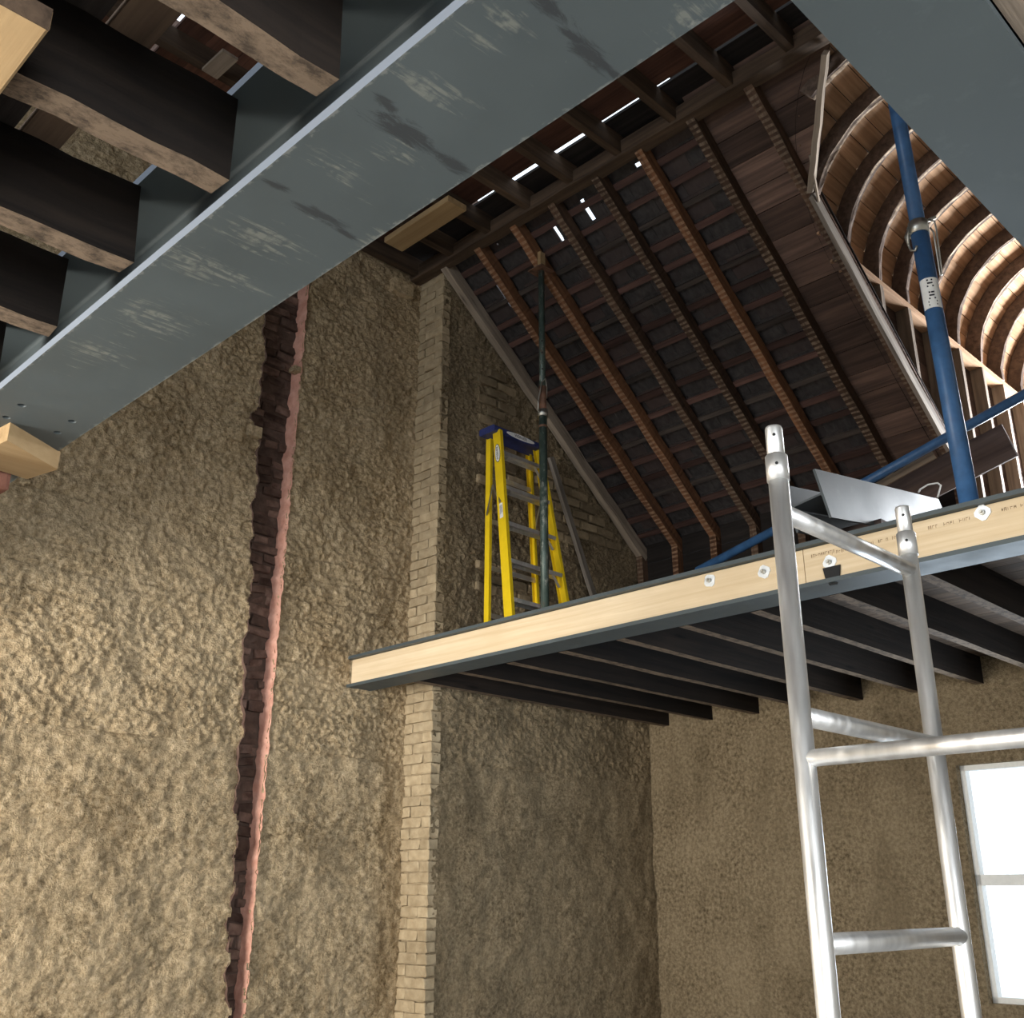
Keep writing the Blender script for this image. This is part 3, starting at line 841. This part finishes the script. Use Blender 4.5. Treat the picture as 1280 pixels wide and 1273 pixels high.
# third beam: timber packed into its web, bolted through square washers
X3 = 4.40; B3 = .206
b3 = empty('steel_beam', (X3 + B3 / 2, 2.6, 1.378), 'grey steel beam packed with pale bolted timber along the edge of upper floor', 'steel beam')
prism('beam', ibeam_profile(B3, .222, .021, .013), (X3 + B3 / 2, -1.2, 1.378), (X3 + B3 / 2, YB + .08, 1.378), M['steel'], b3)
joint = 2.44
for (a, b) in ((-1.1, joint - .002), (joint + .002, YB + .0)):
    bar('web_timber', (X3 + .064, a, 1.489), (X3 + .064, b, 1.489), .060, .176, M['new_timber'], b3, bev=.002)
XT = X3 + .034
for i, (u, v) in enumerate(((887, 726), (955, 715), (1228, 641), (1037, 703))):
    p = on_x(u, v, XT - .004)
    a = (.2, .5, .75, .6)[i]
    wsh = link('washer', bar_mesh(.004, .062, .062, bev=.012), M['washer'], b3, (XT - .005, p.y, p.z), Quaternion((1, 0, 0), a))
    nut = link('nut', tube_mesh([(0, 0, 0), (-.014, 0, 0)], .013, 6), M['zinc'], wsh, (XT - .005, p.y, p.z))
    link('bolt_end', tube_mesh([(0, 0, 0), (-.026, 0, 0)], .006, 10), M['zinc'], wsh, (XT - .005, p.y, p.z))
# steel hanger lug under one washer
p = on_x(1040, 716, XT - .01)
prism('lug', [(-.045, .03), (.045, .03), (.036, -.025), (.018, -.06), (-.018, -.06), (-.036, -.025)], (XT - .012, p.y, p.z), (XT - .004, p.y, p.z), M['hole'], b3)
# faint ink stamps: too worn to read, only strokes remain
def stamp(y0, y1, z, seed):
    r = random.Random(seed); mb = MB(); y = y0
    while y > y1:
        w = r.uniform(.004, .011); h = r.uniform(.011, .017)
        if r.random() < .85:
            mb.box((XT - .0006, y - .0018, z - h / 2), (XT + .001, y, z + h / 2))
            if r.random() < .7: mb.box((XT - .0006, y - w, z + h / 2 - .003), (XT + .001, y, z + h / 2))
            if r.random() < .6: mb.box((XT - .0006, y - w, z - .0015), (XT + .001, y, z + .0015))
            if r.random() < .5: mb.box((XT - .0006, y - w, z - h / 2), (XT + .001, y - w + .002, z + h / 2))
        y -= w + .005
    mb.build('ink_stamp', M['stamp'], b3)
for (ua, va, ub, vb, sd) in ((1014, 695, 1042, 690, 1), (1072, 684, 1120, 671, 2), (1160, 660, 1214, 648, 3), (1252, 638, 1300, 626, 4), (1040, 692, 1062, 686, 5)):
    p, q = on_x(ua, va, XT), on_x(ub, vb, XT); stamp(p.y, q.y, (p.z + q.z) / 2, sd)

# loose beam lying on its side on the upper floor, raised on two blocks
pA, pB = on_x(1021, 587, 4.66), on_x(1037, 646, 4.66)
mid = (pA + pB) / 2; updir = (pA - pB).normalized()
axis = Vector((1, 0, math.tan(math.radians(9)))).normalized()
updir = (updir - axis * updir.dot(axis)).normalized()
Wd = (pA - pB).length
loose = empty('loose_beam', (5.6, mid.y + .1, DECK), 'short loose steel beam lying on its side on the packed beam and upper floor', 'steel beam')
rotm = frame_rot(axis, updir)
prof = ibeam_profile(Wd, .21, .013, .009, .009)
# flanges upright: section turned a quarter so its width runs along updir; near flange faces the wing side
prof = [(-(d), b) for (b, d) in prof]
sideways = updir.cross(axis)
n_ = len(prof); L_ = 1.55
vs = [(0, a, b) for a, b in prof] + [(L_, a, b) for a, b in prof]
fs = [(k, (k + 1) % n_, (k + 1) % n_ + n_, k + n_) for k in range(n_)] + [tuple(reversed(range(n_))), tuple(range(n_, 2 * n_))]
me = mesh('loose', [(a, -b, c) for a, b, c in vs], fs)
bm = bmesh.new(); bm.from_mesh(me); bmesh.ops.recalc_face_normals(bm, faces=bm.faces); bm.to_mesh(me); bm.free()
link('beam', me, M['edge_steel'], loose, mid, rotm)
for (t, sz) in ((.55, 0), (1.3, 0)):
    c_ = mid + axis * t + Vector((0, .1, 0)); top_ = c_.z - Wd / 2 + .02
    bar('timber_block', (c_.x, c_.y - .16, (DECK - .006 + top_) / 2), (c_.x, c_.y + .16, (DECK - .006 + top_) / 2), .10, top_ - DECK + .006, M['stud_board'], loose)

# packing and padstone under the big beam, on a brick pier just outside the frame
pier = empty('brick_pier', (.70, 3.75, FLOOR), 'red brick pier under the packed end of the wide scuffed beam', 'pier')
pb = rough_brick_mesh(500, .205, .10, .066); pb.materials.append(M['red_brick'])
z = FLOOR + .036; r_ = 0
while z < 1.26:
    for a in range(3):
        for b in range(2):
            if r_ % 2: link('brick', pb, None, pier, (.52 + b * .215 - .04, 3.55 + a * .11, z))
            else: link('brick', pb, None, pier, (.425 + a * .11, 3.56 + b * .215, z), Quaternion((0, 0, 1), math.pi / 2))
    z += .0755; r_ += 1
for k in range(4):
    for j in range(2):
        link('brick', pb, None, pier, (.46 + k * .195, 3.60 + j * .11, 1.334), scale=(.94, 1, 1.45))
A_, B_ = on_z(13, 528, 1.4), on_z(80, 567, 1.4)
ring_ = [(A_.x, A_.y), (B_.x - .012, B_.y), (B_.x - .05, B_.y + .16), (A_.x - .03, A_.y + .26)]
vs = [(x, y, z) for z in (1.338, 1.402) for (x, y) in ring_]
mb = MB(); mb.v = vs; mb.f = [(3, 2, 1, 0), (4, 5, 6, 7), (0, 1, 5, 4), (1, 2, 6, 5), (2, 3, 7, 6), (3, 0, 4, 7)]
pk = mb.build('timber_packer', M['new_plank'])
tag(pk, 'thick new timber packer wedged between the wide beam and the brick pier', 'timber packer')
# plank nailed under the left joists
bp = bar('joist_plank', (.20, 1.605, 1.457), (.20, 3.3, 1.457), .50, .05, M['new_plank'], None, bev=.006)
bar('end_grain', (.20, 1.603, 1.457), (.20, 1.606, 1.457), .498, .048, M['joist_up'], bp)
tag(bp, 'pale sawn timber fixed crosswise under the sawn-off floor joists', 'plank')

# adjustable steel prop under the second red rafter
px, py = 5.20, 4.875
ptop = slope_z(px) - .0
pr = empty('steel_prop', (px, py, DECK), 'worn green adjustable steel prop propping a red roof rafter', 'prop')
zc_ = 3.36
tube('outer_tube', [(px, py, DECK + .006), (px, py, zc_)], .0302, M['prop'], pr, 20)
tube('inner_tube', [(px, py, zc_ - .1), (px, py, ptop - .014)], .0242, M['prop'], pr, 20)
tube('thread', [(px, py, zc_ - .10 + .02 * i / 8) for i in range(1, 9)], [.0325 - .002 * (i % 2) for i in range(8)], M['rust'], pr, 20)
tube('collar_nut', [(px, py, zc_ - .01), (px, py, zc_ + .045)], .040, M['zinc'], pr, 12)
tube('rusted_sleeve', [(px, py, zc_ + .045), (px, py, zc_ + .24)], .0285, M['rust'], pr, 20)
tube('handle', [(px - .04, py, zc_ + .02), (px - .062, py - .01, zc_ + .02), (px - .058, py - .01, zc_ + .10), (px - .03, py - .02, zc_ + .26), (px, py - .03, zc_ + .30), (px + .035, py - .01, zc_ + .24), (px + .045, py, zc_ + .16)], .005, M['zinc'], pr, 8)
MB().box((px - .075, py - .075, ptop - .014), (px + .075, py + .075, ptop - .006)).build('head_plate', M['rust'], pr)
MB().box((px - .075, py - .075, DECK - .004), (px + .075, py + .075, DECK + .008)).build('base_plate', M['rust'], pr)
for zz in (zc_ + .38, zc_ + .52, zc_ + .62):
    d_ = Vector((-px, -py, 0)).normalized(); q = Vector((px, py, zz)) + d_ * .0235
    tube('pin_hole', [q, q + d_ * .0016], .0075, M['hole'], pr, 12)
wedge = bar('timber_wedge', (px - .045, py - .06, ptop + .055), (px - .045, py - .03, ptop + .055), .055, .12, M['new_plank'])
wedge.location.z += .0
tag(wedge, 'small orange timber block beside the head of the steel prop', 'timber block')

# raking batten against the breast
lt = bar('leaning_batten', (7.04, YC - .075, DECK), on_y(688, 572, YC - .055), .055, .035, M['grey_timber'], None, up=(0, 1, 0), seg=6, jit=.002)
tag(lt, 'thin grey timber batten leaning on the chimney breast behind the stepladder', 'batten')

# yellow stepladder
lad = empty('stepladder', (5.3, 5.3, DECK), 'yellow fibreglass stepladder with blue top cap by the chimney breast', 'ladder')
LF = (Vector((5.115, 5.27, 3.33)), Vector((4.965, 4.97, DECK)))
RF = (Vector((5.555, 5.27, 3.33)), Vector((5.600, 4.97, DECK)))
LR = (Vector((5.155, 5.40, 3.33)), Vector((5.24, 5.50, DECK)))
RR = (Vector((5.590, 5.40, 3.33)), Vector((5.80, 5.50, DECK)))
def channel(w, d, t):   # C section opening sideways (across, up)
    return [(-w / 2, -d / 2), (w / 2, -d / 2), (w / 2, -d / 2 + t), (-w / 2 + t, -d / 2 + t), (-w / 2 + t, d / 2 - t), (w / 2, d / 2 - t), (w / 2, d / 2), (-w / 2, d / 2)]
def flip(pf): return [(-a, b) for a, b in reversed(pf)]
fr = {}
for nm, (a, b), pf in (('l', LF, channel(.030, .078, .004)), ('r', RF, flip(channel(.030, .078, .004)))):
    fr[nm] = prism('front_rail', pf, a, b, M['yellow'], lad, up=(0, -1, .2))
for nm, (a, b), pf in (('l', LR, channel(.026, .048, .004)), ('r', RR, flip(channel(.026, .048, .004)))):
    fr['r' + nm] = prism('rear_rail', pf, a, b, M['yellow'], lad, up=(0, -1, 0))
for rail in (LF, RF, LR, RR):
    q = rail[1]; d = (rail[0] - rail[1]).normalized()
    bar('foot', q - d * .0 + Vector((0, 0, -.004)), q + d * .10, .036, .084 if rail in (LF, RF) else .056, M['print'], lad, up=(0, -1, .2))
# cap with moulded rim
cl, cr = Vector((5.062, 5.335, 3.345)), Vector((5.625, 5.335, 3.345))
cap = bar('top_cap', cl, cr, .17, .055, M['capblue'], lad, bev=.010)
bar('cap_tray', cl + Vector((.05, 0, .030)), cr + Vector((-.05, 0, .030)), .12, .010, M['capblue'], cap, bev=.003)
def oval(name, c, ux, uz, a, b, mat, parent, off):
    nrm_ = ux.cross(uz).normalized(); n = 28; vs = []
    for s_ in (0, .0012):
        for i in range(n):
            t = 2 * math.pi * i / n; vs.append(ux * (a * math.cos(t)) + uz * (b * math.sin(t)) + nrm_ * (off + s_))
    fs = [(i, (i + 1) % n, n + (i + 1) % n, n + i) for i in range(n)] + [tuple(range(n, 2 * n)), tuple(reversed(range(n)))]
    return link(name, mesh(name, vs, fs), mat, parent, c)
def lettering(name, body, c, ux, uz, size, mat, parent, off):
    cu = bpy.data.curves.new(name, 'FONT'); cu.body = body; cu.size = size; cu.align_x = 'CENTER'; cu.align_y = 'CENTER'; cu.extrude = .0004; cu.resolution_u = 2
    tmp = bpy.data.objects.new(name, cu); COL.objects.link(tmp); bpy.context.view_layer.update()
    me = bpy.data.meshes.new_from_object(tmp.evaluated_get(bpy.context.evaluated_depsgraph_get())); bpy.data.objects.remove(tmp, do_unlink=True)
    me.materials.clear()
    nrm_ = ux.cross(uz).normalized()
    rot = Matrix((ux.normalized(), uz.normalized(), nrm_)).transposed().to_quaternion()
    return link(name, me, mat, parent, Vector(c) + nrm_ * off, rot)
cc = Vector((5.345, 5.25, 3.345))
cap_oval = oval('maker_badge', cc, Vector((1, 0, 0)), Vector((0, 0, 1)), .155, .021, M['white'], cap, .0003)
lettering('lettering', 'WERNER', cc, Vector((1, 0, 0)), Vector((0, 0, 1)), .034, M['print'], cap_oval, .002)
# badge and warning label on the outer web of the left front rail
dl = (LF[1] - LF[0]).normalized()
def rail_pt(t, off): return LF[0] + (LF[1] - LF[0]) * t + off
web_n = Vector((-1, 0, 0)); web_n = (web_n - dl * web_n.dot(dl)).normalized()
web_u = dl.cross(web_n).normalized()
c1 = rail_pt(.115, web_n * .0155)
badge = oval('maker_badge', c1, -dl, web_u if (-dl).cross(web_u).dot(web_n) > 0 else -web_u, .082, .028, M['print'], fr['l'], .0003)
uz_ = web_u if (-dl).cross(web_u).dot(web_n) > 0 else -web_u
oval('badge_face', c1, -dl, uz_, .076, .024, M['white'], badge, .0010)
lettering('lettering', 'WERNER', c1, -dl, uz_, .030, M['print'], badge, .0026)
c2 = rail_pt(.40, web_n * .0155)
lab = link('warning_label', mesh('label', [tuple(-dl * (s_ * .062) + uz_ * (q * .017) + web_n * .0008) for s_, q in ((-1, -1), (1, -1), (1, 1), (-1, 1))], [(0, 1, 2, 3)]), M['white'], fr['l'], c2)
for k in range(4):
    bar('label_line', c2 - dl * .045 + uz_ * (.011 - k * .007) + web_n * .0012, c2 + dl * (.03 - .01 * (k % 2)) + uz_ * (.011 - k * .007) + web_n * .0012, .0022, .0008, M['print'], lab, up=web_n)
# six treads with side flanges, rear horizontals, spreaders
for k in range(5):
    z = 3.139 - .301 * k + .012; t = (3.33 - z) / (3.33 - DECK)
    a, b = LF[0].lerp(LF[1], t), RF[0].lerp(RF[1], t)
    tr = prism('tread', [(-.042, -.0), (-.042, -.030), (-.039, -.030), (-.039, -.003), (.039, -.003), (.039, -.030), (.042, -.030), (.042, 0)], a + Vector((.012, 0, 0)), b - Vector((.012, 0, 0)), M['alu'], lad)
    for q, s_ in ((a, 1), (b, -1)):
        bar('tread_brace', q + Vector((.014 * s_, -.01, -.10)), q + Vector((.085 * s_, -.01, -.02)), .022, .003, M['alu'], tr, up=(-s_, 0, 1))
for k in range(4):
    z = 3.03 - .36 * k; t = (3.33 - z) / (3.33 - DECK)
    a, b = LR[0].lerp(LR[1], t), RR[0].lerp(RR[1], t)
    bar('rear_horizontal', a, b, .010, .036, M['alu'], lad)
for F_, R_ in ((LF, LR), (RF, RR)):
    tz = .30
    a, b = F_[0].lerp(F_[1], .36), R_[0].lerp(R_[1], .36); m_ = F_[0].lerp(R_[0], .5).lerp(F_[1].lerp(R_[1], .5), .25)
    ox = Vector((-.022 if F_ is LF else .022, 0, 0))
    bar('spreader', a + ox, m_ + ox, .004, .022, M['zinc'], lad, up=(0, 0, 1)); bar('spreader', m_ + ox, b + ox, .004, .022, M['zinc'], lad, up=(0, 0, 1))

# blue heavy prop standing on the packed beam, and a raking blue tube behind it
bx, by = 4.515, 1.653
top_ = on_x(1118, 128, 4.50)
base_ = Vector((bx, by, DECK - .002)); dirp = (Vector((4.515, 1.70, 3.74)) - base_).normalized()
bpz = lambda z: base_ + dirp * ((z - base_.z) / dirp.z)
bl = empty('blue_prop', base_, 'blue steel prop with a white sticker standing on the timber-packed beam', 'prop')
outer = tube('outer_tube', [bpz(DECK + .004), bpz(3.05)], .0425, M['blue'], bl, 24)
tube('inner_tube', [bpz(2.95), bpz(4.84)], .0365, M['blue'], bl, 24)
tube('collar', [bpz(3.045), bpz(3.115)], .0475, M['zinc'], bl, 20)
tube('base_plate', [bpz(DECK - .002), bpz(DECK + .008)], .066, M['blue'], bl, 20)
tube('head_plate', [bpz(4.835), bpz(4.85)], .09, M['blue'], bl, 4)
# toward the viewer
tv = Vector((-bx, -by, 0)).normalized(); sd = Vector((-tv.y, tv.x, 0))
q = bpz(3.09)
tube('pin', [q - sd * .055, q + sd * .085 + Vector((0, 0, .035))], .008, M['zinc'], bl, 8)
def loop(name, c, pts, r): return tube(name, [c + sd * a + Vector((0, 0, b)) + tv * d for a, b, d in pts], r, M['zinc'], bl, 8)
loop('chain', q, [(-.05, -.01, .01), (-.066, -.05, .02), (-.058, -.09, .02), (-.05, -.13, .02), (-.03, -.15, .04), (-.02, -.13, .05)], .006)
loop('chain', q, [(-.046, .0, .02), (-.052, -.04, .03), (-.056, -.10, .03)], .006)
loop('wire_handle', q, [(.05, .02, .02), (.075, .0, .02), (.078, -.05, .02), (.07, -.30, .02), (.062, -.30, .02), (.064, -.06, .02), (.052, -.03, .02)], .0045)
# sticker wrapped on the near side of the tube
def sticker(z0, z1, half, r):
    vs = []; fs = []; n = 10
    a0 = math.atan2(tv.y, tv.x)
    for i in range(n + 1):
        a = a0 + half * (2 * i / n - 1)
        for z in (z0, z1):
            vs.append(bpz(z) + Vector((math.cos(a), math.sin(a), 0)) * r)
    for i in range(n): fs.append((2 * i, 2 * i + 2, 2 * i + 3, 2 * i + 1))
    o = bpz(z0); return link('sticker', mesh('sticker', [v - o for v in vs], fs, True), M['white'], bl, o)
zs0, zs1 = on_x(1165, 384, 4.47).z, on_x(1158, 347, 4.47).z
stk = sticker(zs0, zs1, 1.15, .0432)
a0 = math.atan2(tv.y, tv.x); rr_ = random.Random(4)
for k in range(9):          # worn print down the middle of the sticker
    z = zs1 - .014 - k * (zs1 - zs0 - .03) / 8
    if k == 3: continue
    mb = MB(); w_ = rr_.uniform(.25, .5)
    pts = []
    for (da, dz) in ((-w_ + .1, -.0045), (w_ + .1, -.0045), (w_ + .1, .0045), (-w_ + .1, .0045)):
        pts.append(bpz(z + dz) + Vector((math.cos(a0 + da), math.sin(a0 + da), 0)) * .0448)
    mb.poly(pts).build('print_line', M['print'], stk)
rake = tube('scaffold_tube', [on_x(872, 714, 6.35), on_x(1080, 604, 6.35), on_x(1330, 466, 6.35)], .032, M['blue'], None, 20)
tag(rake, 'slender blue scaffold tube raking up behind the blue prop', 'tube')
dp = bar('raking_plank', on_x(1050, 662, 6.8), on_x(1262, 550, 6.8), .03, .24, M['stud_board'], None, up=(-.2, 0, 1), seg=6, jit=.003)
tag(dp, 'dark wide board leaning below the raking blue tube', 'plank')
lp = bar('pale_batten', on_x(1045, 637, 6.5), on_x(1168, 569, 6.5), .02, .05, M['pale_old'], None, up=(-.2, 0, 1), seg=4, jit=.002)
tag(lp, 'narrow pale batten lying along the raking blue tube', 'batten')
tube('strap_loop', [on_x(u, v, 5.35) for (u, v) in ((1172, 622), (1176, 607), (1172, 604), (1160, 606), (1150, 612), (1148, 616))], .005, M['white'], loose, 8)

# aluminium tower frame on the lower floor
TX, TY = 2.25, 1.287
tw = empty('tower_scaffold', (2.6, TY - .6, FLOOR), 'aluminium tower scaffold frames standing on the lower floor', 'scaffold')
TX2 = 2.968
def post(x, y, ztop, zsh):
    tube('post', [(x, y, FLOOR + .10), (x, y, zsh)], .0254, M['alu'], tw, 24)
    tube('collar', [(x, y, zsh - .072), (x, y, zsh - .004)], .0285, M['alu'], tw, 24)
    tube('spigot', [(x, y, zsh - .02), (x, y, ztop - .006), (x, y, ztop)], [.0222, .0222, .0205], M['alu'], tw, 24)
    tube('castor', [(x - .02, y, FLOOR + .05), (x + .02, y, FLOOR + .05)], .05, M['print'], tw, 20)
    tube('castor_stem', [(x, y, FLOOR + .05), (x, y, FLOOR + .14)], .018, M['zinc'], tw, 12)
    d_ = Vector((-x, -y, 0)).normalized()
    for zz, r_ in ((zsh + .05, .0222), (zsh - .032, .0285)):
        q_ = Vector((x, y, zz)) + d_ * (r_ - .0006); tube('pin_hole', [q_, q_ + d_ * .0014], .0042, M['hole'], tw, 12)
for yy in (TY, TY - 1.2):
    post(TX, yy, 1.146, 1.067); post(TX2, yy, 1.112, 1.03)
    for zz in (.912, .40, -.10, -.60, -1.10):
        tube('rung', [(TX, yy, zz), (TX2, yy, zz)], .0235, M['alu'], tw, 24)
for xx, zz in ((TX, .30), (TX2, -.9), (TX, -.9)):
    tube('brace', [(xx, TY, zz), (xx, TY - 1.2, zz)], .02, M['alu'], tw, 16)
tube('brace', [(TX - .03, TY, -.85), (TX - .03, TY - 1.2, .28)], .018, M['alu'], tw, 16)
print('scene done', len(bpy.data.objects))
